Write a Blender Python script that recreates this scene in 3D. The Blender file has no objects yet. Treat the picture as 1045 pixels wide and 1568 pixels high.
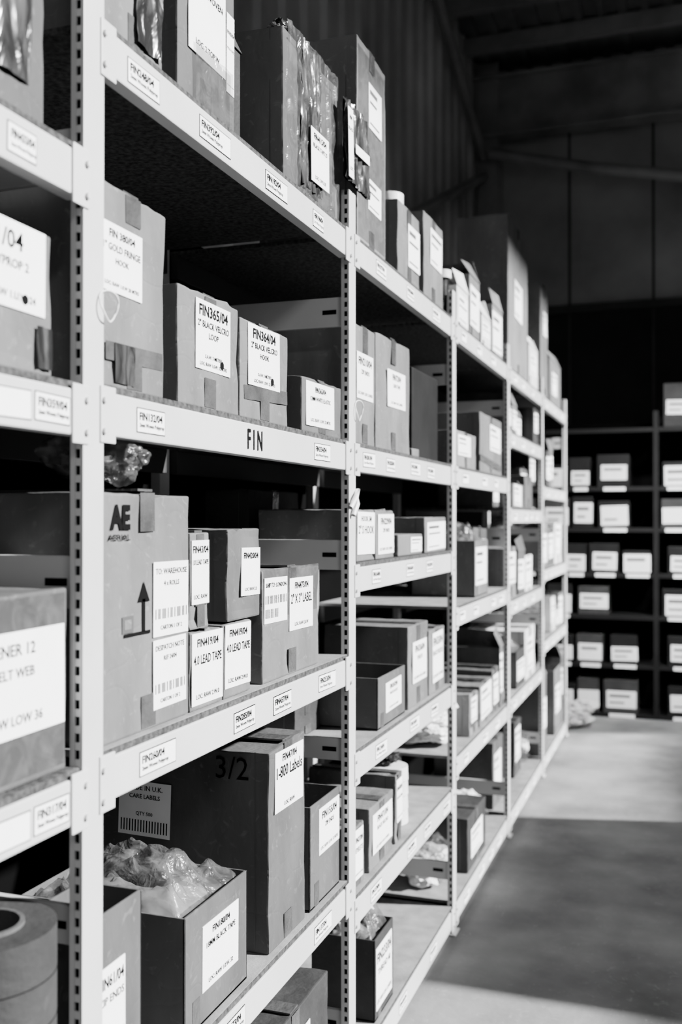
import bpy, bmesh, math, random
from mathutils import Vector, noise, Matrix
R = random.Random(7)
D = bpy.data
col = bpy.context.scene.collection

# ---------------------------------------------------------------- materials
def grey(name, v, rough=0.6, var=0.25, scale=6.0, bump=0.0, bscale=40.0, metal=0.0, stretch=(1,1,1), spec=0.5, detail=6, scuff=0.0, crease=0.0):
    m = D.materials.new(name); m.use_nodes = True
    nt = m.node_tree; b = nt.nodes["Principled BSDF"]
    tc = nt.nodes.new("ShaderNodeTexCoord"); mp = nt.nodes.new("ShaderNodeMapping")
    mp.inputs["Scale"].default_value = stretch
    nt.links.new(tc.outputs["Object"], mp.inputs["Vector"])
    n = nt.nodes.new("ShaderNodeTexNoise"); n.inputs["Scale"].default_value = scale
    n.inputs["Detail"].default_value = detail
    nt.links.new(mp.outputs["Vector"], n.inputs["Vector"])
    r = nt.nodes.new("ShaderNodeValToRGB")
    lo = v*(1-var); hi = min(1.0, v*(1+var))
    r.color_ramp.elements[0].position = 0.3; r.color_ramp.elements[0].color = (lo,lo,lo,1)
    r.color_ramp.elements[1].position = 0.7; r.color_ramp.elements[1].color = (hi,hi,hi,1)
    nt.links.new(n.outputs["Fac"], r.inputs["Fac"])
    out = r.outputs["Color"]
    if scuff > 0:
        s = nt.nodes.new("ShaderNodeTexNoise"); s.inputs["Scale"].default_value = 22; s.inputs["Detail"].default_value = 8
        s.inputs["Distortion"].default_value = 2.5
        nt.links.new(tc.outputs["Object"], s.inputs["Vector"])
        sr = nt.nodes.new("ShaderNodeValToRGB")
        sr.color_ramp.elements[0].position = .60; sr.color_ramp.elements[0].color = (0,0,0,1)
        sr.color_ramp.elements[1].position = .72; sr.color_ramp.elements[1].color = (scuff,scuff,scuff,1)
        nt.links.new(s.outputs["Fac"], sr.inputs["Fac"])
        mx = nt.nodes.new("ShaderNodeMixRGB"); mx.blend_type='MIX'
        nt.links.new(sr.outputs["Color"], mx.inputs[0]); nt.links.new(out, mx.inputs[1])
        q=min(1,v*2.0); mx.inputs[2].default_value=(q,q,q,1); out = mx.outputs[0]
    nt.links.new(out, b.inputs["Base Color"])
    b.inputs["Roughness"].default_value = rough; b.inputs["Metallic"].default_value = metal
    b.inputs["Specular IOR Level"].default_value = spec
    if bump > 0:
        n2 = nt.nodes.new("ShaderNodeTexNoise"); n2.inputs["Scale"].default_value = bscale
        nt.links.new(mp.outputs["Vector"], n2.inputs["Vector"])
        bp = nt.nodes.new("ShaderNodeBump"); bp.inputs["Strength"].default_value = bump
        bp.inputs["Distance"].default_value = 0.01
        nt.links.new(n2.outputs["Fac"], bp.inputs["Height"])
        last=bp
        if crease>0:
            vo = nt.nodes.new("ShaderNodeTexVoronoi"); vo.feature='DISTANCE_TO_EDGE'; vo.inputs["Scale"].default_value=4.5
            wn = nt.nodes.new("ShaderNodeTexNoise"); wn.inputs["Scale"].default_value=2.5
            ad = nt.nodes.new("ShaderNodeVectorMath"); ad.operation='ADD'
            nt.links.new(tc.outputs["Object"], wn.inputs["Vector"]); nt.links.new(tc.outputs["Object"], ad.inputs[0]); nt.links.new(wn.outputs["Color"], ad.inputs[1])
            nt.links.new(ad.outputs[0], vo.inputs["Vector"])
            rr = nt.nodes.new("ShaderNodeValToRGB"); rr.color_ramp.elements[1].position=.04
            nt.links.new(vo.outputs["Distance"], rr.inputs["Fac"])
            b2 = nt.nodes.new("ShaderNodeBump"); b2.inputs["Strength"].default_value=crease; b2.inputs["Distance"].default_value=.003
            nt.links.new(rr.outputs["Color"], b2.inputs["Height"]); nt.links.new(bp.outputs["Normal"], b2.inputs["Normal"]); last=b2
        nt.links.new(last.outputs["Normal"], b.inputs["Normal"])
    return m

M = {}
M['card']  = grey('cardboard', 0.10, 0.8, 0.26, 9, 0.25, 45, stretch=(1,1,.4), spec=.2, scuff=.5, crease=.15)
M['cardb'] = grey('cardboard_light', 0.14, 0.8, 0.22, 9, 0.25, 45, stretch=(1,1,.4), spec=.2, scuff=.5, crease=.15)
M['cardm'] = grey('cardboard_brown', 0.065, 0.8, 0.26, 9, 0.25, 45, stretch=(1,1,.4), spec=.2, scuff=.5, crease=.15)
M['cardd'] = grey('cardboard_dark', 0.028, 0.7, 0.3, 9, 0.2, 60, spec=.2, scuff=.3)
M['cardk'] = grey('plastic_black', 0.006, 0.5, 0.3, 9, 0.1, 30, spec=.2)
M['paper'] = grey('label_paper', 0.86, 0.55, 0.03, 20)
M['ink']   = grey('ink', 0.003, 0.8, 0.1, 20, spec=.05)
M['inkg']  = grey('ink_grey', 0.05, 0.6, 0.1, 20)
M['tape']  = grey('packing_tape', 0.055, 0.22, 0.35, 18, 0.4, 50)
M['paint'] = grey('rack_paint', 0.47, 0.40, 0.08, 5, 0.04, 20)
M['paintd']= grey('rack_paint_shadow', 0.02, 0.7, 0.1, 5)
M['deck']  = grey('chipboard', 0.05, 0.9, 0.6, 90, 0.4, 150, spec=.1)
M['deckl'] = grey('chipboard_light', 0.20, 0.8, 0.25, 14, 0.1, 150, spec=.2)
M['black'] = grey('shade_sheet', 0.002, 0.9, 0.2, 4, spec=.02)  # near-black, stands in for the unlit depth behind shelves
M['steeld']= grey('dark_steel', 0.004, 0.6, 0.3, 8, spec=.2)
M['white'] = grey('white_plastic', 0.65, 0.4, 0.1, 12, 0.3, 30)
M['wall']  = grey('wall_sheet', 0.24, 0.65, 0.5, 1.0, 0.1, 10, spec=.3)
M['walll'] = grey('wall_sheet_side', 0.42, 0.6, 0.45, .8, 0.1, 10, spec=.3)
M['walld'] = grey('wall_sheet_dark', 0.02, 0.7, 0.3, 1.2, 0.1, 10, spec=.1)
M['beamd'] = grey('roof_steel', 0.22, 0.6, 0.35, 2, spec=.3)
M['seam']  = grey('sheet_seam', 0.04, 0.7, 0.3, 2, spec=.2)
M['ceil']  = grey('roof_deck', 0.15, 0.6, 0.3, 2, spec=.2)
M['floor'] = grey('concrete', 0.185, 0.85, 0.45, 2.2, 0.25, 25, detail=14, scuff=.25, spec=.12)

def plastic(name,lo,hi,sc=14,st=.5,alpha=1):
    m = D.materials.new(name); m.use_nodes = True
    nt = m.node_tree; b = nt.nodes["Principled BSDF"]
    tc = nt.nodes.new("ShaderNodeTexCoord")
    mp = nt.nodes.new("ShaderNodeMapping"); mp.inputs["Scale"].default_value=(1,1,.35) if alpha==1 else (1,1,1)
    nt.links.new(tc.outputs["Object"], mp.inputs["Vector"])
    n = nt.nodes.new("ShaderNodeTexNoise"); n.inputs["Scale"].default_value = sc; n.inputs["Detail"].default_value = 3
    n.inputs["Distortion"].default_value = 1.5
    nt.links.new(mp.outputs["Vector"], n.inputs["Vector"])
    r = nt.nodes.new("ShaderNodeValToRGB")
    r.color_ramp.elements[0].position = .42; r.color_ramp.elements[0].color = (lo,lo,lo,1)
    r.color_ramp.elements[1].position = .7; r.color_ramp.elements[1].color = (hi,hi,hi,1)
    nt.links.new(n.outputs["Fac"], r.inputs["Fac"]); nt.links.new(r.outputs["Color"], b.inputs["Base Color"])
    b.inputs["Roughness"].default_value = .22; b.inputs["Alpha"].default_value=alpha
    bp = nt.nodes.new("ShaderNodeBump"); bp.inputs["Strength"].default_value = st; bp.inputs["Distance"].default_value = .02
    nt.links.new(n.outputs["Fac"], bp.inputs["Height"]); nt.links.new(bp.outputs["Normal"], b.inputs["Normal"])
    return m
M['film'] = plastic('stretch_film',.012,.07,22,.35)
M['clear'] = plastic('clear_wrap',.05,.12,18,.35,.45)
M['poly'] = plastic('polythene',.06,.16,24,.4,.42)

# ---------------------------------------------------------------- mesh builder
class MB:
    def __init__(s): s.v=[]; s.f=[]; s.m=[]; s.mats=[]; s.sm=[]
    def mi(s, k):
        if k not in s.mats: s.mats.append(k)
        return s.mats.index(k)
    def add(s, vs, fs, mat, smooth=False):
        o=len(s.v); s.v += [tuple(v) for v in vs]; k=s.mi(mat)
        for f in fs: s.f.append(tuple(i+o for i in f)); s.m.append(k); s.sm.append(smooth)
    def box(s,x0,x1,y0,y1,z0,z1,mat):
        vs=[(x,y,z) for x in (x0,x1) for y in (y0,y1) for z in (z0,z1)]
        s.add(vs,[(0,1,3,2),(4,6,7,5),(0,4,5,1),(2,3,7,6),(0,2,6,4),(1,5,7,3)],mat)
    def slab(s,a,b,c,d,t,mat):
        """thin card panel through 4 corners"""
        a,b,c,d=[Vector(p) for p in (a,b,c,d)]; n=(b-a).cross(d-a).normalized()*t
        vs=[a,b,c,d,a+n,b+n,c+n,d+n]
        s.add(vs,[(3,2,1,0),(4,5,6,7),(0,1,5,4),(1,2,6,5),(2,3,7,6),(3,0,4,7)],mat)
    def rbox(s,x0,x1,y0,y1,z0,z1,mat,bev=.004,jit=0.0,seg=2,dent=0.0):
        bm=bmesh.new(); bmesh.ops.create_cube(bm,size=1)
        for v in bm.verts:
            sx,sy,sz=v.co
            v.co=Vector(((x0+x1)/2+sx*(x1-x0),(y0+y1)/2+sy*(y1-y0),(z0+z1)/2+sz*(z1-z0)))
            if jit and sz>0:
                v.co.y+=R.uniform(-jit,jit)*(1 if sy*1>0 else -.3); v.co.z+=R.uniform(-jit,0)
                if sx<0: v.co.x+=R.uniform(0,jit)
        if dent:
            bmesh.ops.subdivide_edges(bm,edges=bm.edges[:],cuts=9,use_grid_fill=True)
            sd=R.uniform(0,99)
            c=Vector(((x0+x1)/2,(y0+y1)/2,(z0+z1)/2))
            for v in bm.verts:
                if v.co.z<z0+.001: continue
                q=noise.noise(v.co*9+Vector((sd,0,0))); q2=noise.noise(v.co*24+Vector((0,sd,0)))
                a=max(0,q)+.5*max(0,q2)
                d=(c-v.co); d.z*=.5 if v.co.z>z1-.02 else 0; d.normalize()
                v.co+=d*a*dent
                if v.co.z>z1-.012: v.co.z-=abs(noise.noise(v.co*35+Vector((0,0,sd))))*dent
            ed=[e for e in bm.edges if len(e.link_faces)==2 and e.calc_face_angle(0)>1.0]
            bmesh.ops.bevel(bm,geom=ed,offset=min(bev,.004),segments=2,affect='EDGES',profile=.6)
        else:
            bmesh.ops.bevel(bm,geom=bm.edges[:],offset=bev,segments=seg,affect='EDGES',profile=.6)
        bm.verts.index_update()
        s.add([v.co.copy() for v in bm.verts],[[v.index for v in f.verts] for f in bm.faces],mat)
        bm.free()
    def cyl(s,c,r,h,mat,axis='z',n=20,r2=None,ri=0):
        r2=r if r2 is None else r2
        def P(a,rr,t):
            u,w=rr*math.cos(a),rr*math.sin(a)
            if axis=='z': return (c[0]+u,c[1]+w,c[2]+t)
            if axis=='x': return (c[0]+t,c[1]+u,c[2]+w)
            return (c[0]+u,c[1]+t,c[2]+w)
        A=[2*math.pi*i/n for i in range(n)]
        if ri==0:
            vs=[P(a,r,0) for a in A]+[P(a,r2,h) for a in A]
            fs=[(i,(i+1)%n,n+(i+1)%n,n+i) for i in range(n)]
            s.add(vs,fs,mat,True)
            s.add(vs,[tuple(range(n-1,-1,-1)),tuple(range(n,2*n))],mat)
        else:
            vs=[P(a,r,0) for a in A]+[P(a,r2,h) for a in A]+[P(a,ri,h) for a in A]+[P(a,ri,0) for a in A]
            for k,sm in ((0,True),(1,False),(2,True),(3,False)):
                s.add(vs,[(k*n+i,k*n+(i+1)%n,((k+1)%4)*n+(i+1)%n,((k+1)%4)*n+i) for i in range(n)],mat,sm)
    def tube(s,pts,r,mat,n=8,closed=False):
        vs=[];fs=[];N=len(pts)
        for i,p in enumerate(pts):
            p=Vector(p); a=Vector(pts[(i-1)%N] if (closed or i>0) else pts[i]); b=Vector(pts[(i+1)%N] if (closed or i<N-1) else pts[i])
            t=(b-a).normalized(); up=Vector((0,0,1)) if abs(t.z)<.9 else Vector((1,0,0))
            u=t.cross(up).normalized(); w=t.cross(u)
            for k in range(n):
                q=2*math.pi*k/n; vs.append(p+u*r*math.cos(q)+w*r*math.sin(q))
        L=N if closed else N-1
        for i in range(L):
            for k in range(n):
                j=(i+1)%N; fs.append((i*n+k,i*n+(k+1)%n,j*n+(k+1)%n,j*n+k))
        s.add(vs,fs,mat,True)
    def blob(s,c,rad,mat,seed=0,amp=.35,sub=4,freq=3,smooth=False):
        """crumpled polythene mass: broad folds with fine creases"""
        bm=bmesh.new(); bmesh.ops.create_icosphere(bm,subdivisions=sub,radius=1)
        for v in bm.verts:
            d=v.co.normalized(); o=Vector((seed*3.1,seed*1.7,0))
            q=noise.noise(d*1.4+o)*.9-.8*abs(noise.noise(d*freq+o))-.35*abs(noise.noise(d*freq*2.3+o))
            k=1+amp*q
            v.co=Vector((c[0]+d.x*rad[0]*k,c[1]+d.y*rad[1]*k,c[2]+d.z*rad[2]*k))
        s.add([v.co.copy() for v in bm.verts],[[v.index for v in f.verts] for f in bm.faces],mat,smooth); bm.free()
    def heap(s,x0,x1,y0,y1,z,h,mat,seed=0,n=44):
        """loose bag top bulging out of a carton"""
        vs=[];fs=[]
        for i in range(n+1):
            for j in range(n+1):
                u=i/n;w=j/n
                e=min(u,1-u,w,1-w)*4; e=min(1,e)**.6
                p=Vector((u*2.8,w*2.8,seed))
                f=.75+.7*noise.noise(p)-.5*abs(noise.noise(p*2.1))-.15*abs(noise.noise(p*4.3))
                g=noise.noise(p*1.7+Vector((5,5,5)))*.010*e
                vs.append((x0+(x1-x0)*u+g,y0+(y1-y0)*w+g,z+h*e*(f+.25)))
        for i in range(n):
            for j in range(n):
                a=i*(n+1)+j; fs.append((a,a+n+1,a+n+2,a+1))
        s.add(vs,fs,mat,True)
    def sheet(s,x,y0,y1,z0,z1,mat,amp=.006,nu=24,nv=30,seed=0,rag=0.0,fu=28,fw=6):
        vs=[];fs=[]
        for i in range(nu+1):
            for j in range(nv+1):
                u=y0+(y1-y0)*i/nu; w=z0+(z1-z0)*j/nv
                p=Vector((u*fu+w*4,w*fw,seed))
                d=.7-abs(noise.noise(p))-.4*abs(noise.noise(p*2.3))
                e=rag*noise.noise(Vector((u*40,w*40,seed+9)))
                if 0<i<nu and 0<j<nv: e=0
                vs.append((x+amp*max(0,d)*1.6,u+e,w+e))
        for i in range(nu):
            for j in range(nv):
                a=i*(nv+1)+j; fs.append((a,a+nv+1,a+nv+2,a+1))
        s.add(vs,fs,mat,True)
    def build(s,name,parent=None,origin=None):
        xs=[v[0] for v in s.v]; ys=[v[1] for v in s.v]; zs=[v[2] for v in s.v]
        o=Vector(origin) if origin else Vector(((min(xs)+max(xs))/2,(min(ys)+max(ys))/2,min(zs)))
        me=D.meshes.new(name); me.from_pydata([Vector(v)-o for v in s.v],[],s.f)
        for k in s.mats: me.materials.append(M[k])
        me.polygons.foreach_set('material_index',s.m); me.polygons.foreach_set('use_smooth',s.sm)
        me.update()
        ob=D.objects.new(name,me); ob.location=o; col.objects.link(ob)
        if parent: ob.parent=parent
        return ob

_tc={}
def text_mesh(t,bold=.012):
    if (t,bold) in _tc: return _tc[(t,bold)]
    c=D.curves.new('t','FONT'); c.body=t; c.resolution_u=2; c.size=1; c.offset=bold
    ob=D.objects.new('t',c); col.objects.link(ob)
    dg=bpy.context.evaluated_depsgraph_get(); me=ob.evaluated_get(dg).to_mesh()
    vs=[tuple(v.co) for v in me.vertices]; fs=[tuple(p.vertices) for p in me.polygons]
    ob.evaluated_get(dg).to_mesh_clear(); D.objects.remove(ob); D.curves.remove(c)
    x0=min(v[0] for v in vs);x1=max(v[0] for v in vs);y0=min(v[1] for v in vs);y1=max(v[1] for v in vs)
    vs=[(v[0]-x0,v[1]-y0) for v in vs]
    _tc[(t,bold)]=(vs,fs,x1-x0,y1-y0); return _tc[(t,bold)]

class Face:
    """local plane: u to the reader's right, v up; 'F' faces +X, 'L' faces -Y"""
    def __init__(s,kind,plane,cu,cv,ang=0): s.k=kind;s.p=plane;s.cu=cu;s.cv=cv;s.a=ang
    def P(s,u,v,off):
        du,dv=u-s.cu,v-s.cv; c,n=math.cos(s.a),math.sin(s.a)
        u=s.cu+du*c-dv*n; v=s.cv+du*n+dv*c
        return (s.p+off,u,v) if s.k=='F' else (u,s.p-off,v)
def quad(mb,F,u0,u1,v0,v1,off,mat):
    mb.add([F.P(u0,v0,off),F.P(u1,v0,off),F.P(u1,v1,off),F.P(u0,v1,off)],[(0,1,2,3)],mat)
def text(mb,F,t,u0,v0,w,h,off,mat='ink',align='l',stretch=False,bold=.012):
    vs,fs,tw,th=text_mesh(t,bold)
    k=min(w/tw,h/th); kx=ky=k
    if stretch: kx=w/tw; ky=h/th
    elif h/th>k: ky=min(h/th,k*1.35)
    if align=='c': u0=u0+(w-tw*kx)/2
    mb.add([F.P(u0+x*kx,v0+y*ky,off) for x,y in vs],fs,mat)

WORDS=['LEAD TAPE','BLACK VELCRO','2" HOOK','WHITE ELASTIC','ZIP ENDS','BINDING 25MM','D RING','EYELETS','THREAD 40','BUCKLE','WEBBING','PIPING CORD']
def label(mb,F,u0,u1,v0,v1,lines=None,off=.0015,near=True,dot=False):
    """paper slab + printed text"""
    w=u1-u0;h=v1-v0
    a=[F.P(u0,v0,off),F.P(u1,v0,off),F.P(u1,v1,off),F.P(u0,v1,off)]
    b=[F.P(u0,v0,0.0002),F.P(u1,v0,0.0002),F.P(u1,v1,0.0002),F.P(u0,v1,0.0002)]
    mb.add(a+b,[(0,1,2,3),(0,4,5,1),(1,5,6,2),(2,6,7,3),(3,7,4,0)],'paper')
    if lines is None:
        lines=[("FIN%d/04"%R.randint(20,499),.17),(R.choice(WORDS),.10),(None,.2),("LOC: RAW 1.0.W. 32 MTRS",.07)]
    tot=sum(l[1] for l in lines); gap=(1-tot)/(len(lines)+1) if tot<1 else .02
    y=1-gap
    for t,hh in lines:
        y-=hh
        if t:
            if near: text(mb,F,t,u0+w*.05,v0+h*y,w*.9,h*hh,off+.0006,'ink',align='c' if (hh<.14 or t[:3]=='FIN') else 'l',bold=.026 if t[:3]=='FIN' else .016)
            else:
                ln=R.uniform(.5,.85)
                quad(mb,F,u0+w*.08,u0+w*(.08+ln),v0+h*(y+hh*.2),v0+h*(y+hh*.75),off+.0006,'inkg')
        y-=gap
    if dot:
        c=(u0+w*.74,v0+h*.14); n=14; r=h*.06
        mb.add([F.P(c[0]+r*math.cos(2*math.pi*i/n),c[1]+r*math.sin(2*math.pi*i/n),off+.0012) for i in range(n)],[tuple(range(n))],'ink')

def carton(y0,y1,z0,h,depth=.4,xf=-.02,mat='card',labels=(),tape=True,opened=False,film=False,jit=.004,name='cardboard_box',near=True,auto=False,extra=None,flaps=False):
    mb=MB(); z0=z0+.001; x0=xf-depth
    if not opened:
        soft=mat!='cardk'
        mb.rbox(x0,xf,y0,y1,z0,z0+h,mat,bev=.005,jit=jit,dent=.006 if (soft and h>.09) else 0)
        ym=(y0+y1)/2; w=min(.024,(y1-y0)*.2)
        zt=z0+h
        mb.box(x0+.012,xf-.006,ym-.001,ym+.001,zt-.006,zt-.001,'ink')
        if tape and soft:
            F=Face('F',xf,ym,zt,R.uniform(-.02,.02)); quad(mb,F,ym-w,ym+w,zt-min(R.uniform(.05,.09),h*.4),zt-.006,.0009,'tape')
            quad(mb,F,ym-w,ym+w,z0+.004,z0+min(.06,h*.3),.0009,'tape')
            mb.box(x0+.01,xf-.004,ym-w,ym+w,zt-.0035,zt+.0005,'tape')
            if R.random()<.18:
                F=Face('F',xf,ym,zt,R.uniform(-.06,.06)); v=z0+h*R.uniform(.1,.25); quad(mb,F,y0+.012,y1-.012,v,v+.03,.0008,'tape')
        FL=Face('L',y0,0,0); quad(mb,FL,xf-.035,xf-.033,z0+.01,zt-.012,.0006,'inkg')
    else:
        t=.005; zt=z0+h
        mb.rbox(x0,xf,y0,y1,z0,z0+.008,mat,.002)
        mb.rbox(xf-t,xf,y0,y1,z0,zt,mat,.0015); mb.rbox(x0,x0+t,y0,y1,z0,zt,mat,.0015)
        mb.rbox(x0,xf,y0,y0+t,z0,zt,mat,.0015); mb.rbox(x0,xf,y1-t,y1,z0,zt,mat,.0015)
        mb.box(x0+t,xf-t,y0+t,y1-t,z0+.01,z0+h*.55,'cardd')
        quad(mb,Face('F',xf,0,0),y0+.03,y0+.06,z0+.004,z0+min(.06,h*.3),.0009,'tape')
        if film:
            mb.heap(x0+.01,xf-.012,y0+.01,y1-.01,zt-.03,.09,'poly',seed=y0*7)
            mb.heap(x0+.03,xf-.02,y0+.03,y1-.03,zt-.04,.10,'poly',seed=y0*7+4,n=40)
            mb.heap(x0+.02,xf-.03,y0+.02,y1-.02,zt-.07,.07,'white',seed=y0*7+9,n=30)
        if flaps:
            L=.09; e=R.uniform(.02,.05)
            mb.slab((xf,y0,zt),(xf,y1,zt),(xf-e,y1-.01,zt+L),(xf-e,y0+.01,zt+L*R.uniform(.7,1)),.004,mat)
            mb.slab((x0,y1,zt),(xf,y1,zt),(xf-.02,y1-e,zt+L*R.uniform(.7,1.1)),(x0+.02,y1-e*.5,zt+L),.004,mat)
    for L in labels:
        kind=L[0]; u0,u1,v0,v1=L[1:5]; lines=L[5] if len(L)>5 else None
        F=Face(kind, xf if kind=='F' else y0,(u0+u1)/2,(v0+v1)/2,R.uniform(-.02,.02))
        label(mb,F,u0,u1,v0,v1,lines,near=near,dot=(len(L)>6))
    if auto:
        W=y1-y0; lw=min(W*R.uniform(.65,.92),.24); lh=min(h*R.uniform(.5,.85),.19)
        u=y0+(W-lw)*R.uniform(.3,.7); v=z0+(h-lh)*R.uniform(.35,.8)
        label(mb,Face('F',xf,u,v,R.uniform(-.03,.03)),u,u+lw,v,v+lh,None,near=near)
    if extra: extra(mb,xf,y0)
    return mb.build(name)

# ---------------------------------------------------------------- shelving run
rack=D.objects.new('warehouse_shelving',None); col.objects.link(rack)
PR=[1.33+1.232*i for i in range(-1,6)]        # right-hand edge of each front post
PW=.055; TOP=2.47; DEP=.6
for i,yr in enumerate(PR):
    yl=yr-PW; mb=MB(); top=TOP
    mb.rbox(-.004,0,yl,yr,0,top,'paint',.0015)
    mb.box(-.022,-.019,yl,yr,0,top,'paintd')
    mb.box(-.019,-.004,yr-.003,yr,0,top,'paint')
    mb.box(-.022,-.0135,yl-.001,yl+.003,0,top,'paint'); mb.box(-.0055,-.0015,yl,yl+.003,0,top,'paint')
    mb.box(-.0135,-.0055,yl+.010,yl+.012,0,top,'ink')  # black strip paints in the shade inside the hollow post
    z=.02
    while z<top-.02:
        mb.box(-.0135,-.0055,yl,yl+.003,z,z+.011,'paint'); z+=.025
    mb.rbox(-.05,.012,yl-.01,yr+.01,0,.006,'paint',.001)   # foot plate
    mb.build('front_post_%d'%i,rack)
    mb=MB()
    mb.rbox(-DEP,-DEP+.03,yl,yr,0,top,'paint',.002)
    ym=yl+.025
    for za,zb in ((2.11,2.19),(1.453,1.534),(.94,1.0),(.2,.27)):
        mb.rbox(-DEP+.03,-.022,ym,ym+.012,za,zb,'paint',.002)
        zc=(za+zb)/2
        mb.rbox(-.085,-.045,ym-.0012,ym,zc-.006,zc+.006,'ink',.0004)
    mb.build('end_frame_%d'%i,rack)

BAYS={-1:[2.068,1.714,1.14,.55,.03],0:[2.287,1.72,1.15,.55,.03],1:[2.287,1.72,1.39,.88,.485,.03],
      2:[2.287,1.72,1.17,.59,.03],3:[2.287,1.96,1.57,1.10,.6,.03],4:[2.287,1.72,1.2,.75,.03]}
BH=.068
def deck(z): return z+BH+.012
for b,zs in BAYS.items():
    ya=PR[b+1]+.0; yb=PR[b+2]-PW
    for k,zb in enumerate(zs):
        mb=MB()
        mb.rbox(-.028,-.001,ya+.002,yb-.002,zb,zb+BH,'paint',.003)
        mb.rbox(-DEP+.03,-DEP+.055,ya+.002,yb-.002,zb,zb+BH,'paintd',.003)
        for (p,q) in ((ya-.012,ya+.03),(yb-.03,yb+.012)):
            mb.rbox(-.001,.003,p,q,zb-.012,zb+BH+.008,'paint',.0014)
            pc=p+.008 if p<ya else q-.008
            for zz in (zb+.006,zb+BH-.014): mb.cyl((.003,pc,zz),.005,.005,'paint','x',10)
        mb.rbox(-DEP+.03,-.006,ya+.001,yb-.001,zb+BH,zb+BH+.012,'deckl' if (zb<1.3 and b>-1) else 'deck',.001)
        mb.box(-.0062,-.0052,ya+.001,yb-.001,zb+BH,zb+BH+.0115,'deck')
        if b==0 and k==0: L=[(1.40,.10),(1.65,.13),(1.955,.12),(2.24,.07)]
        elif b==0 and k==1: L=[(1.43,.09),(2.25,.11)]
        elif b==0 and k==2: L=[(1.44,.12),(1.80,.10),(2.0,.10),(2.28,.12)]
        elif b==0 and k==3: L=[(1.75,.10),(2.25,.12)]
        elif b==-1: L=[(.95,.2),(1.16,.08)] if k in(1,2,3) else [(1.1,.06)]
        else:
            L=[];y=ya+R.uniform(.06,.2)
            while y<yb-.15: L.append((y,R.uniform(.08,.12))); y+=R.uniform(.2,.4)
        for (y,w) in L:
            zc=zb+.012+R.uniform(0,.006); hh=.038
            F=Face('F',-.001,y+w/2,zc+hh/2,R.uniform(-.02,.02))
            quad(mb,F,y-.002,y+w+.002,zc-.002,zc+hh+.002,.0005,'ink')
            quad(mb,F,y,y+w,zc,zc+hh,.001,'paper')
            if b<=1:
                text(mb,F,"FIN%d/04"%R.randint(100,499),y+.006,zc+hh*.5,w*.85,hh*.36,.0016,bold=.03)
                text(mb,F,"2mm Woven Polyprop",y+.006,zc+hh*.15,w*.9,hh*.24,.0016,bold=.02)
            else:
                quad(mb,F,y+.006,y+w*.7,zc+hh*.55,zc+hh*.8,.0016,'inkg')
        if b==0 and k==1:
            F=Face('F',-.001,0,0)
            text(mb,F,"F I N",1.862,zb+.014,.075,.042,.0012,'ink',stretch=True,bold=.02)
        mb.build('beam_and_deck_bay%d_%d'%(b+1,k),rack)
    mb=MB(); mb.box(-DEP-.004,-DEP,ya-PW,yb,.03,TOP-.02,'black'); mb.build('shade_sheet_%d'%(b+1),rack)  # added sheet, blackened to give the bay its deep shade

# ---------------------------------------------------------------- bay -1
d=deck(2.068); carton(.62,1.205,d,.42,mat='cardm',labels=[('F',1.0,1.17,d+.20,d+.36)],extra=lambda mb,xf,y0: mb.sheet(xf+.001,1.10,1.17,d+.05,d+.2,'film',.006,seed=33))
d=deck(1.714); carton(.66,1.225,d,.21,mat='card',labels=[('F',1.03,1.207,d+.085,d+.205,[("4401/04",.22),("POLYPROP 2",.11),(None,.05),("LOC: RAW 1.U.W 24",.09)],1)],extra=lambda mb,xf,y0: mb.sheet(xf+.001,1.185,1.22,d+.01,d+.07,'film',.006,seed=36))
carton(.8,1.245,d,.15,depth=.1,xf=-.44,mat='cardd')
d=deck(1.14);  carton(.6,1.262,d,.27,mat='cardm',labels=[('F',.98,1.255,d+.07,d+.215,[("FASTENER 12",.12),("SEATBELT WEB",.10),(None,.12),("LOC: RAW LOW 36",.10)])],
   extra=lambda mb,xf,y0: (mb.sheet(xf+.0002,.95,1.258,d+.01,d+.262,'clear',.001,seed=41,nu=40,nv=30)))
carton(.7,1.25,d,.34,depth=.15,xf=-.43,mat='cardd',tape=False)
d=deck(.55)
for k,(x,y,h) in enumerate(((-.085,1.165,.385),(-.14,.95,.33),(-.34,1.12,.30))):
    mb=MB(); mb.cyl((x,y,d+.001),.097,h,'cardd','z',48,ri=.052)
    mb.cyl((x,y,d+.002),.0525,h+.004,'cardm','z',48,ri=.046)
    for q in range(1,6): mb.cyl((x,y,d+h*q/6),.0975,.0015,'ink','z',48,ri=.05)
    mb.build('tape_roll')

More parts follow.
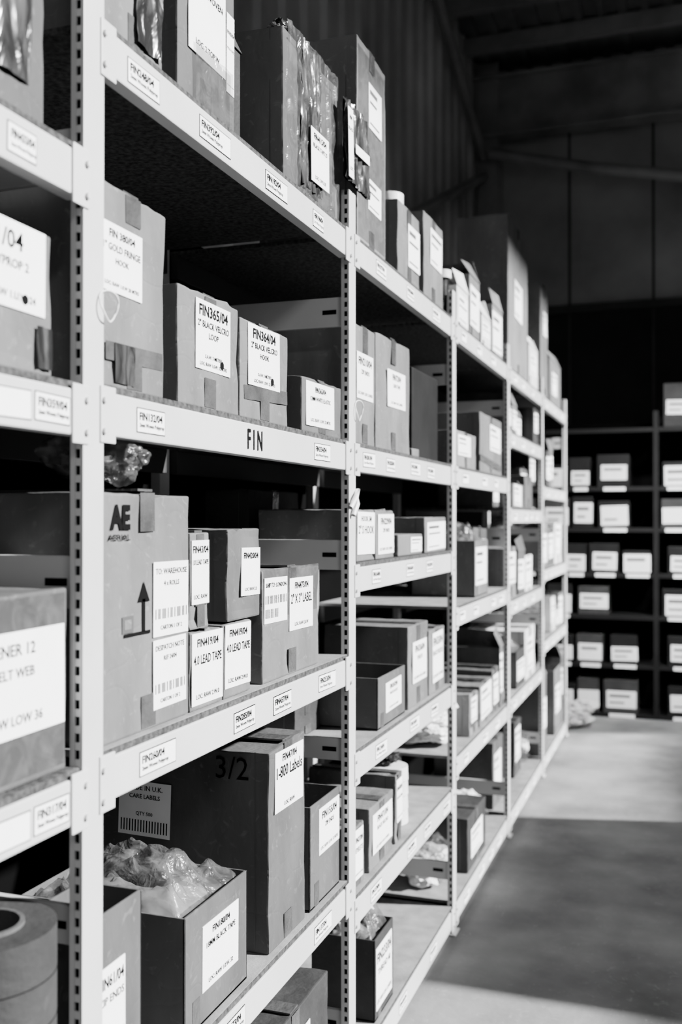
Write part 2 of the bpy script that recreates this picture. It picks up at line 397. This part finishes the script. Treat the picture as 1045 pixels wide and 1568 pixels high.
# ---------------------------------------------------------------- bay 0, top shelf
d=deck(2.287)
carton(1.35,1.545,d,.46,mat='card',labels=[('F',1.37,1.45,d+.1,d+.23)],extra=lambda mb,xf,y0: mb.sheet(xf+.002,1.45,1.535,d+.02,d+.40,'film',.007,seed=3,rag=.004,nu=30,nv=50))
carton(1.60,1.84,d,.50,mat='cardm',labels=[('F',1.64,1.795,d+.10,d+.29,[("FIN 40/04",.10),("BLACK WOVEN",.07),(None,.3),("LOC: 2.TOP.W",.06)]),('F',1.8,1.835,d+.08,d+.24)],
       extra=lambda mb,xf,y0: mb.sheet(xf+.002,1.66,1.82,d+.005,d+.12,'clear',.005,nu=24,nv=14,seed=5))
carton(1.89,2.04,d,.27,depth=.3,xf=-.1,mat='cardd',opened=True,flaps=True)
def bagfront(mb,xf,y0):
    mb.sheet(xf+.002,2.19,2.33,d+.02,d+.372,'film',.010,nu=40,nv=60,seed=11,rag=.006,fu=34,fw=5)
    mb.sheet(xf+.003,2.10,2.455,d+.004,d+.375,'clear',.008,nu=70,nv=60,seed=12,rag=.004,fu=30,fw=5)
    label(mb,Face('F',xf+.014,2.3,d+.2,.03),2.235,2.36,d+.045,d+.175,[("FIN415/04",.12),("BLACK TAPE 25",.08),(None,.35),("LOC: 2.W.U.R",.07)])
    mb.heap(xf-.30,xf-.0,2.12,2.45,d+.335,.06,'poly',seed=8)
    mb.blob((xf-.03,2.16,d+.375),(.03,.045,.02),'film',seed=2,amp=.6,freq=2.5)
carton(2.10,2.47,d,.365,mat='card',extra=bagfront,tape=False,jit=.012)
mb=MB()
mb.sheet(.006,2.435,2.645,2.48,2.69,'film',.012,nu=40,nv=40,seed=21,rag=.006)
mb.sheet(.005,2.435,2.645,2.48,2.69,'film',.003,nu=10,nv=10,seed=22,rag=.006)
label(mb,Face('F',.020,2.57,2.6,.05),2.44,2.48,2.49,2.67,[("FIN",.06),("BLACK",.05),(None,.3),("LOC",.05)])
label(mb,Face('F',.020,2.57,2.6,.05),2.50,2.62,2.565,2.59,[("FIN",.06)])
mb.build('foil_pouch')

# FIN shelf
d=deck(1.72)
carton(1.345,1.55,d,.33,mat='card',labels=[('F',1.35,1.475,d+.155,d+.265,[("FIN 380/04",.12),('1" GOLD FRINGE',.11),("HOOK",.09),(None,.1),("LOC: RAW 1.0.W 20 MTRS",.06)])],jit=.01,
       extra=lambda mb,xf,y0: mb.sheet(xf+.0006,1.39,1.45,d+.01,d+.075,'film',.003,nu=12,nv=12,seed=2))
carton(1.604,1.861,d,.222,mat='card',labels=[('F',1.67,1.818,d+.075,d+.207,[("FIN365/04",.17),('2" BLACK VELCRO',.10),("LOOP",.09),(None,.12),("S.A.W. 3 METRES",.055),("LOC: RAW 1.0.W. 32 MTRS",.055)],1)])
carton(1.866,2.125,d,.212,mat='card',labels=[('F',1.905,2.075,d+.075,d+.205,[("FIN364/04",.17),('2" BLACK VELCRO',.10),("HOOK",.09),(None,.12),("S.A.W. 3 METRES",.055),("LOC: RAW 1.0.W. 32 MTRS",.055)],1)])
carton(2.215,2.498,d,.138,depth=.26,mat='cardm',labels=[('F',2.24,2.44,d+.02,d+.128,[("FIN365/04",.13),('12MM WHITE ELASTIC',.10),(None,.2),("LOC: RAW 1.U.W. 32 MTRS",.08)])])
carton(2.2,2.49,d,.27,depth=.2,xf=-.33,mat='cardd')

# shelf 3
d=deck(1.15)
def ae(mb,xf,y0):
    F=Face('F',xf,0,0)
    text(mb,F,"AE",1.378,1.572,.062,.042,.001,'ink',stretch=True,bold=.05); text(mb,F,"AERIAL",1.372,1.555,.068,.010,.001,'ink',stretch=True,bold=.02)
    quad(mb,F,1.478,1.488,1.40,1.455,.001,'ink')
    mb.add([F.P(1.463,1.45,.001),F.P(1.503,1.45,.001),F.P(1.483,1.485,.001)],[(0,1,2)],'ink')
    quad(mb,F,1.42,1.505,1.395,1.401,.001,'ink'); quad(mb,F,1.415,1.45,1.402,1.43,.001,'inkg'); quad(mb,F,1.422,1.443,1.408,1.424,.0014,'card')
BARS="I II III I II I III II I"
carton(1.345,1.645,d,.41,mat='card',labels=[('F',1.515,1.64,d+.155,d+.285,[("TO: WAREHOUSE",.08),("4 x ROLLS",.07),(None,.05),(BARS,.22),("CARTON 1 OF 2",.06)]),('F',1.515,1.632,d+.03,d+.15,[("DESPATCH NOTE",.08),("REF 24/04",.07),(None,.05),(BARS,.25),("CARTON 1 OF 2",.06)])],extra=ae,jit=.008)
mb=MB()
for i in range(4): mb.blob((-.055-.03*i,1.455+.02*(i%3),d+.455+.012*(i%2)),(.055,.055,.040),'poly',seed=30+i,amp=.5,freq=2.0,sub=5,smooth=True)
zmin=min(v[2] for v in mb.v); mb.v=[(a,b,c-zmin+d+.413) for a,b,c in mb.v]
mb.build('polythene_bag')
LT=[("FIN419/04",.12),("4.0 LEAD TAPE",.16),(None,.25),("LOC: RAW 2.W.0",.07)]
carton(1.652,1.788,d,.150,mat='card',labels=[('F',1.656,1.785,d+.01,d+.145,LT)],tape=False)
carton(1.792,1.922,d,.150,mat='card',labels=[('F',1.796,1.918,d+.02,d+.147,LT)],tape=False)
carton(1.652,1.728,d+.152,.185,mat='card',labels=[('F',1.655,1.725,d+.20,d+.32,[("FIN43/04",.12),("1.0 LEAD TAPE",.10),(None,.3),("LOC: RAW",.07)])])
carton(1.81,1.968,d+.152,.19,mat='cardm',labels=[('F',1.872,1.966,d+.20,d+.30,[("FIN420/04",.13),(None,.4),("LOC: RAW 2.0",.07)])],tape=False)
carton(1.985,2.33,d,.252,mat='card',labels=[('F',1.99,2.12,d+.13,d+.23,[("SHIP TO: LONDON",.10),(BARS,.25),("|||| ||| ||||",.2)]),('F',2.135,2.285,d+.10,d+.222,[("FIN473/04",.13),('2" X 3" LABEL',.2),(None,.2),("LOC: RAW 2.0.W",.07)])],jit=.01,
       extra=lambda mb,xf,y0: mb.sheet(xf+.0003,1.99,2.325,d+.14,d+.25,'clear',.001,nu=50,nv=20,seed=61))
carton(2.05,2.48,d,.33,depth=.12,xf=-.45,mat='cardd')

# shelf 4
d=deck(.55)
carton(1.34,1.478,d,.335,depth=.12,mat='cardm',opened=True,labels=[('F',1.345,1.425,d+.12,d+.25)])
carton(1.631,1.903,d,.226,depth=.36,mat='cardm',opened=True,film=True,labels=[('F',1.70,1.858,d+.06,d+.185,[("FIN180/04",.11),("18MM BLACK TAPE",.09),(None,.3),("LOC: RAW 1.0.W. 32",.07)])])
def big(mb,xf,y0):
    F=Face('L',y0,0,0)
    text(mb,F,"3/2",-.15,1.01,.08,.05,.001,'ink',bold=0)
    label(mb,Face('L',y0,-.33,.92,-.03),-.40,-.265,.86,.985,[("MADE IN U.K.",.09),("CARE LABELS",.08),(None,.1),("QTY 500",.08),("|||||||||||||||||",.22)])
carton(2.02,2.238,d,.455,depth=.5,mat='cardm',labels=[('F',2.05,2.22,d+.30,d+.435,[("FIN47/04",.13),("1-800 Labels",.2),(None,.3),("LOC: RAW",.07)])],extra=big,jit=.012)
carton(2.27,2.485,d,.255,depth=.35,mat='cardm',opened=True,labels=[('F',2.33,2.48,d+.12,d+.235)])
d=deck(.03)
carton(1.5,1.9,d,.3,auto=True,mat='cardd'); carton(1.95,2.4,d,.33,auto=True,mat='cardd')

# ---------------------------------------------------------------- bay 1
d=deck(2.287)
carton(2.637,2.91,d,.59,depth=.3,mat='cardb',labels=[('F',2.74,2.865,d+.36,d+.49),('F',2.735,2.86,d+.12,d+.21)],near=False,jit=.012,
       extra=lambda mb,xf,y0: mb.sheet(xf+.0003,2.642,2.90,d+.02,d+.56,'clear',.001,nu=50,nv=60,seed=71))
carton(3.05,3.32,d,.25,mat='card',labels=[('F',3.17,3.315,d+.06,d+.2)],near=False)
carton(3.38,3.665,d,.31,mat='card',labels=[('F',3.47,3.64,d+.14,d+.27)],near=False)
mb=MB(); mb.cyl((-.09,3.18,d+.252),.05,.05,'white','z',30,ri=.03); mb.build('tape_roll')
mb=MB(); mb.cyl((-.06,3.80,d+.001),.03,.16,'film','z',20); mb.cyl((-.06,3.80,d+.162),.04,.03,'white','z',20); mb.build('spray_bottle')
d=deck(1.72)
carton(2.62,2.80,d,.34,mat='card',labels=[('F',2.63,2.78,d+.13,d+.26)],jit=.012)
carton(2.81,3.19,d,.355,mat='card',labels=[('F',2.93,3.13,d+.14,d+.255)],jit=.015)
carton(3.33,3.70,d,.32,depth=.35,xf=-.05,mat='cardk',tape=False); 
carton(3.22,3.31,d,.03,depth=.3,mat='card',tape=False)
d=deck(1.39)
carton(2.63,2.8,d,.150,depth=.3,mat='card',labels=[('F',2.635,2.795,d+.02,d+.14,[("HOOK 5M",.13),('2" S HOOK',.2),(None,.3)])],tape=False)
carton(2.81,3.0,d,.150,depth=.3,mat='card',labels=[('F',2.83,2.995,d+.015,d+.135)],tape=False)
carton(3.05,3.35,d,.07,depth=.3,mat='card',labels=[('F',3.2,3.34,d+.01,d+.06)],tape=False,near=False)
carton(3.39,3.70,d,.13,depth=.3,mat='card',labels=[('F',3.42,3.69,d+.01,d+.11)],tape=False,near=False)
carton(2.7,3.1,d,.21,depth=.15,xf=-.38,mat='cardd')
d=deck(.88)
carton(2.83,3.13,d,.155,depth=.34,mat='cardm',opened=True,labels=[('F',2.91,3.08,d+.04,d+.13)])
carton(2.62,2.82,d,.10,depth=.3,xf=-.2,mat='cardd')
carton(3.17,3.43,d,.275,depth=.3,mat='card',auto=True); carton(3.45,3.68,d,.235,depth=.3,mat='card',auto=True)
d=deck(.485)
carton(2.60,2.70,d,.17,depth=.3,mat='card',auto=True); carton(2.75,2.99,d,.185,depth=.3,mat='card',auto=True)
carton(3.02,3.1,d,.22,depth=.3,mat='card',auto=True)
mb=MB()
for i in range(4): mb.cyl((-.12,3.25,d+.001+.048*i),.075,.045,'white','z',30,r2=.073)
mb.blob((-.12,3.25,d+.215),(.05,.05,.02),'film',seed=4,amp=.6); mb.build('thread_spool_stack')
d=deck(.03)
carton(2.80,2.99,d,.24,depth=.2,mat='cardd',opened=True,auto=True,film=True)

# ---------------------------------------------------------------- bays 2-4
def fill(bay,z,seed,hmax,hmin=.1,y0=None,y1=None,gap=.3):
    global R
    keep=R; R=random.Random(seed); d=deck(z)
    y=(PR[bay+1]+.02) if y0 is None else y0; e=(PR[bay+2]-PW-.02) if y1 is None else y1
    while y<e-.1:
        w=min(R.uniform(.16,.40),e-y)
        if w<.09: break
        r=R.random()
        if r<.80:
            h=R.uniform(hmin,hmax); xf=-.02 if R.random()<.75 else -.09
            mt=R.choice(['card','card','cardm','cardm','cardd','cardb','white'] if bay>2 else ['card','card','cardm','cardm','cardd','cardb'])
            op=R.random()<.4
            if op: h=min(h,hmax-.07)
            carton(y,y+w-.01,d,h,depth=R.uniform(.28,.42),xf=xf,mat=mt,opened=op,flaps=op and R.random()<.6,auto=R.random()<.95,near=False,film=R.random()<.4,jit=.015)
        elif r<.94:
            mb=MB(); hh=min(hmax,.18)
            for i in range(3): mb.blob((-.16,y+w/2,d+.03+hh*.28*(i+.4)),(.10,w*.40,hh*.30),R.choice(['white','poly']),seed=seed+i,amp=.45,freq=2)
            zmin=min(v[2] for v in mb.v); mb.v=[(a,b,c-zmin+d+.001) for a,b,c in mb.v]
            mb.build('stuffed_plastic_sack')
        y+=w+R.uniform(.0,.06)*(R.random()<gap)
    R=keep
d=deck(1.72)
carton(3.87,4.27,d,.15,depth=.3,auto=True,near=False,mat='cardb'); carton(4.37,4.9,d,.27,depth=.35,mat='card',near=False,labels=[('F',4.6,4.86,d+.11,d+.23)],opened=False)
d=deck(2.287)
carton(3.90,4.12,d,.16,auto=True,near=False,mat='white',opened=True,film=True,flaps=True); carton(4.14,4.36,d,.26,auto=True,near=False,mat='card',jit=.03,opened=True,flaps=True)
carton(4.40,4.62,d,.14,auto=True,near=False,mat='white',opened=True,film=True,flaps=True); carton(4.66,4.93,d,.24,auto=True,near=False,mat='cardb',jit=.03,opened=True,flaps=True)
carton(5.10,5.75,d,.8,depth=.28,near=False,mat='cardb',labels=[('F',5.3,5.55,d+.3,d+.5)],jit=.02)
carton(5.80,6.15,d,.24,near=False,auto=True,mat='white',opened=True,flaps=True)
carton(6.28,6.62,d,.72,depth=.3,near=False,mat='card',labels=[('F',6.4,6.55,d+.4,d+.55)],jit=.02)
carton(6.7,7.3,d,.3,near=False,auto=True,mat='card',opened=True,flaps=True)
fill(2,1.17,23,.33,.15); fill(2,.59,24,.36,.15); fill(2,.03,25,.34,.18)
fill(3,1.96,31,.22); fill(3,1.57,32,.26,.12); fill(3,1.10,33,.3,.15); fill(3,.6,34,.3,.15); fill(3,.03,35,.4,.2)
fill(4,1.72,41,.35,.2); fill(4,1.2,42,.36,.2); fill(4,.75,43,.3,.15); fill(4,.03,44,.55,.4)

def ring(y,z,r):
    mb=MB(); mb.tube([(.006+.004*math.sin(a*2),y+r*math.cos(a),z+r*math.sin(a)) for a in [2*math.pi*i/28 for i in range(28)]],.0016,'white',closed=True); mb.build('cable_tie')
ring(1.335,1.92,.024); ring(2.575,1.885,.028)
mb=MB()
mb.tube([(.006,2.50,1.62),(.012,2.53,1.65),(.006,2.56,1.67),(.012,2.54,1.63),(.008,2.52,1.60)],.007,'white'); mb.build('cloth_tie')

# ---------------------------------------------------------------- cross-aisle rack at the back
YB=8.27
br=D.objects.new('dark_storage_rack',None); col.objects.link(br)
px=[-.62,.607,1.83,3.06]; zs=[.035,.43,.82,1.157,1.52,1.85,2.32]
mb=MB()
for x in px:
    for yy in (YB,YB+.5): mb.rbox(x-.02,x+.02,yy,yy+.04,0,2.45,'steeld',.002)
mb.build('posts',br)
mb=MB()
for a,b in zip(px[:-1],px[1:]):
    for z in zs:
        mb.rbox(a+.02,b-.02,YB+.002,YB+.03,z-.035,z,'steeld',.002); mb.box(a+.02,b-.02,YB+.03,YB+.5,z-.012,z,'steeld')
    mb.box(a,b,YB+.52,YB+.525,.03,2.4,'black')  # same blackened sheet, added behind this rack
mb.build('shelves',br)
mb=MB(); R=random.Random(12)
for bi,(a,b) in enumerate(zip(px[:-1],px[1:])):
    for zi,z in enumerate(zs):
        hm=(zs[zi+1]-z-.06) if zi<len(zs)-1 else .36
        x=a+.04+R.uniform(0,.05)
        while x<b-.2:
            w=R.uniform(.17,.28); w=min(w,b-.03-x); h=min(hm,R.uniform(.18,.27)) if zi<6 else R.uniform(.16,.36)
            if R.random()<(.95 if zi<6 else .6):
                mb.rbox(x,x+w-.012,YB+.012,YB+.4,z+.001,z+h,R.choice(['cardd','cardk','cardk','cardk']),.004)
                lw=w*R.uniform(.75,.92); lh=min(h*.8,R.uniform(.11,.17)); u=x+(w-lw)/2; v=z+(h-lh)*R.uniform(.1,.5)
                F=Face('L',YB+.012,u,v,R.uniform(-.03,.03)); quad(mb,F,u,u+lw,v,v+lh,.002,'paper')
                if R.random()<.8: quad(mb,F,u+.02,u+lw*.8,v+lh*.62,v+lh*.78,.003,'inkg')
                if R.random()<.8: quad(mb,F,u+.02,u+lw*.6,v+lh*.25,v+lh*.35,.003,'inkg')
                if R.random()<.8:
                    F=Face('L',YB+.002,0,0); quad(mb,F,u+.02,u+lw-.01,z-.032,z-.004,.002,'paper')
            x+=w+R.uniform(0,.05)
mb.build('stock_boxes',br)
mb=MB()
for i in range(6): mb.blob((.0+R.uniform(-.12,.14),7.75+R.uniform(-.1,.1),.05+.05*(i//2)),(.1,.08,.05),'white',seed=50+i,amp=.6,freq=2)
zmin=min(v[2] for v in mb.v); mb.v=[(a,b,c-zmin+.001) for a,b,c in mb.v]
mb.build('plastic_sack_pile')

# ---------------------------------------------------------------- out-of-view pallet load, added to shade the aisle floor
mb=MB(); P0=3.66
for y in (P0+.05,P0+.95,P0+1.85):
    mb.box(1.5,2.3,y,y+.1,.02,.1,'deck')
for i in range(7): mb.rbox(1.5+i*.115,1.59+i*.115,P0,P0+2.08,.1,.12,'deck',.002)
for i in range(7): mb.rbox(1.5+i*.115,1.59+i*.115,P0,P0+2.08,0,.02,'deck',.002)
for k in range(3):
    for j in range(5):
        for i in range(2): mb.rbox(1.5+.4*i,1.895+.4*i,P0+.02+.405*j,P0+.42+.405*j,.121+.265*k,.384+.265*k,'card',.005)
mb.build('shadow_pallet')

# ---------------------------------------------------------------- room shell
def shell(name,fn,**k):
    mb=MB(); fn(mb); ob=mb.build(name,origin=(0,0,0)); return ob
X0,X1,Y0,Y1,ZC=-1.25,5.6,-3.0,10.5,6.35
shell('floor',lambda m: m.box(X0,X1,Y0,Y1,-.1,0,'floor'))
def wl(m):
    m.box(X0-.1,X0,Y0,Y1,0,ZC,'walll')
    y=Y0+.1
    while y<Y1-.1:
        m.add([(X0,y-.05,0),(X0+.035,y-.02,0),(X0+.035,y+.02,0),(X0,y+.05,0),(X0,y-.05,ZC),(X0+.035,y-.02,ZC),(X0+.035,y+.02,ZC),(X0,y+.05,ZC)],[(0,1,5,4),(1,2,6,5),(2,3,7,6)],'walll'); y+=.33
shell('wall_left',wl)
def wb(m):
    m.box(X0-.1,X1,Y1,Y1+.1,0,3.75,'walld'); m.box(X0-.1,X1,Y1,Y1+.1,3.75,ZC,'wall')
    x=X0+.1
    while x<X1:
        m.box(x,x+.025,Y1-.012,Y1,0,ZC,'seam'); x+=.83
    m.box(X0,X1,Y1-.05,Y1,3.72,3.80,'seam')
shell('wall_back',wb)
def wr(m):
    m.box(X1,X1+.1,Y0,Y1,0,2.9,'wall'); m.box(X1,X1+.1,Y0,Y1,ZC-.05,ZC,'wall')
shell('wall_right',wr)
shell('wall_front',lambda m: m.box(X0-.1,X1,Y0-.1,Y0,0,ZC,'wall'))
def ce(m):
    m.box(X0-.1,X1+.1,Y0-.1,Y1+.1,ZC,ZC+.08,'ceil')
    x=X0+.1
    while x<X1:
        m.box(x,x+.07,Y0,Y1,ZC-.035,ZC,'ceil'); x+=.2
shell('ceiling',ce)
mb=MB()
mb.rbox(X0,X1,Y1-.30,Y1-.27,5.55,6.12,'beamd',.004); mb.rbox(X0,X1,Y1-.38,Y1-.18,6.12,6.15,'beamd',.004); mb.rbox(X0,X1,Y1-.38,Y1-.18,5.52,5.55,'beamd',.004)
mb.build('roof_beam')
mb=MB()
mb.rbox(X0+.04,X0+.26,Y1-.32,Y1-.30,0,6.3,'beamd',.003); mb.rbox(X0+.04,X0+.26,Y1-.09,Y1-.07,0,6.3,'beamd',.003); mb.rbox(X0+.14,X0+.16,Y1-.3,Y1-.09,0,6.3,'beamd',.003)
mb.build('steel_column')
mb=MB()
mb.tube([(X0+.2,Y1-.5,5.3),(X0+1.2,Y1-.45,5.05),(X1,Y1-.45,3.9)],.06,'beamd')
mb.tube([(X0+.12,Y1-.4,5.1),(X0+.12,6.6,3.6)],.045,'beamd'); mb.tube([(X0+.12,Y1-.4,5.3),(X0+.12,7.2,6.3)],.045,'beamd')
mb.build('wind_brace')
mb=MB()
for y in (7.2,8.8,9.6): mb.rbox(X0,X1,y,y+.08,ZC-.2,ZC-.04,'beamd',.003)
mb.tube([(2.2,6.0,6.1),(2.2,10.4,6.1)],.05,'beamd',12)
mb.build('roof_purlin')

# ---------------------------------------------------------------- lights
sd=D.lights.new('sun','SUN'); sd.energy=25; sd.angle=math.radians(2.2)
so=D.objects.new('sun',sd); so.rotation_euler=Vector((.844,.195,.5)).to_track_quat('Z','Y').to_euler(); so.location=(8,2,6); col.objects.link(so)
M['fill_lamp']=D.materials.new('fill_tube'); M['fill_lamp'].use_nodes=True
bs=M['fill_lamp'].node_tree.nodes["Principled BSDF"]; bs.inputs["Emission Color"].default_value=(1,1,1,1); bs.inputs["Emission Strength"].default_value=3
for (x,y,z,tx,ty,tz,e,sp) in ((2.0,5.3,4.2,.7,8.3,1.3,62,50),(2.6,-1.4,4.2,0,2.5,1.3,14,110)):  # added fill lights with invented fixtures, for back-rack labels and near sides
    mb=MB(); mb.rbox(x-.6,x+.6,y-.08,y+.08,z+.05,z+.1,'paint',.004); mb.cyl((x-.55,y,z+.035),.015,1.1,'fill_lamp','x',12)
    mb.box(x-.5,x-.49,y-.005,y+.005,z+.1,ZC,'steeld'); mb.box(x+.49,x+.5,y-.005,y+.005,z+.1,ZC,'steeld')
    mb.build('fill_fixture')
    a=D.lights.new('fill_lamp','AREA'); a.shape='RECTANGLE'; a.size=1.1; a.size_y=.1; a.energy=e; a.spread=math.radians(sp)
    o=D.objects.new('fill_light',a); o.location=(x,y,z-.01); col.objects.link(o)
    o.rotation_euler=(Vector((x,y,z))-Vector((tx,ty,tz))).to_track_quat('Z','Y').to_euler()
w=D.worlds.new('world'); bpy.context.scene.world=w; w.use_nodes=True
w.node_tree.nodes['Background'].inputs[0].default_value=(.5,.5,.5,1); w.node_tree.nodes['Background'].inputs[1].default_value=.06

# ---------------------------------------------------------------- camera
c=D.cameras.new('camera'); c.lens=35; c.sensor_width=36; c.clip_start=.02
c.dof.use_dof=True; c.dof.focus_distance=2.15; c.dof.aperture_fstop=2.8
co=D.objects.new('camera',c); co.location=(.854,0,1.59); co.rotation_euler=(math.radians(90.41),0,math.radians(19.28)); col.objects.link(co)
bpy.context.scene.camera=co
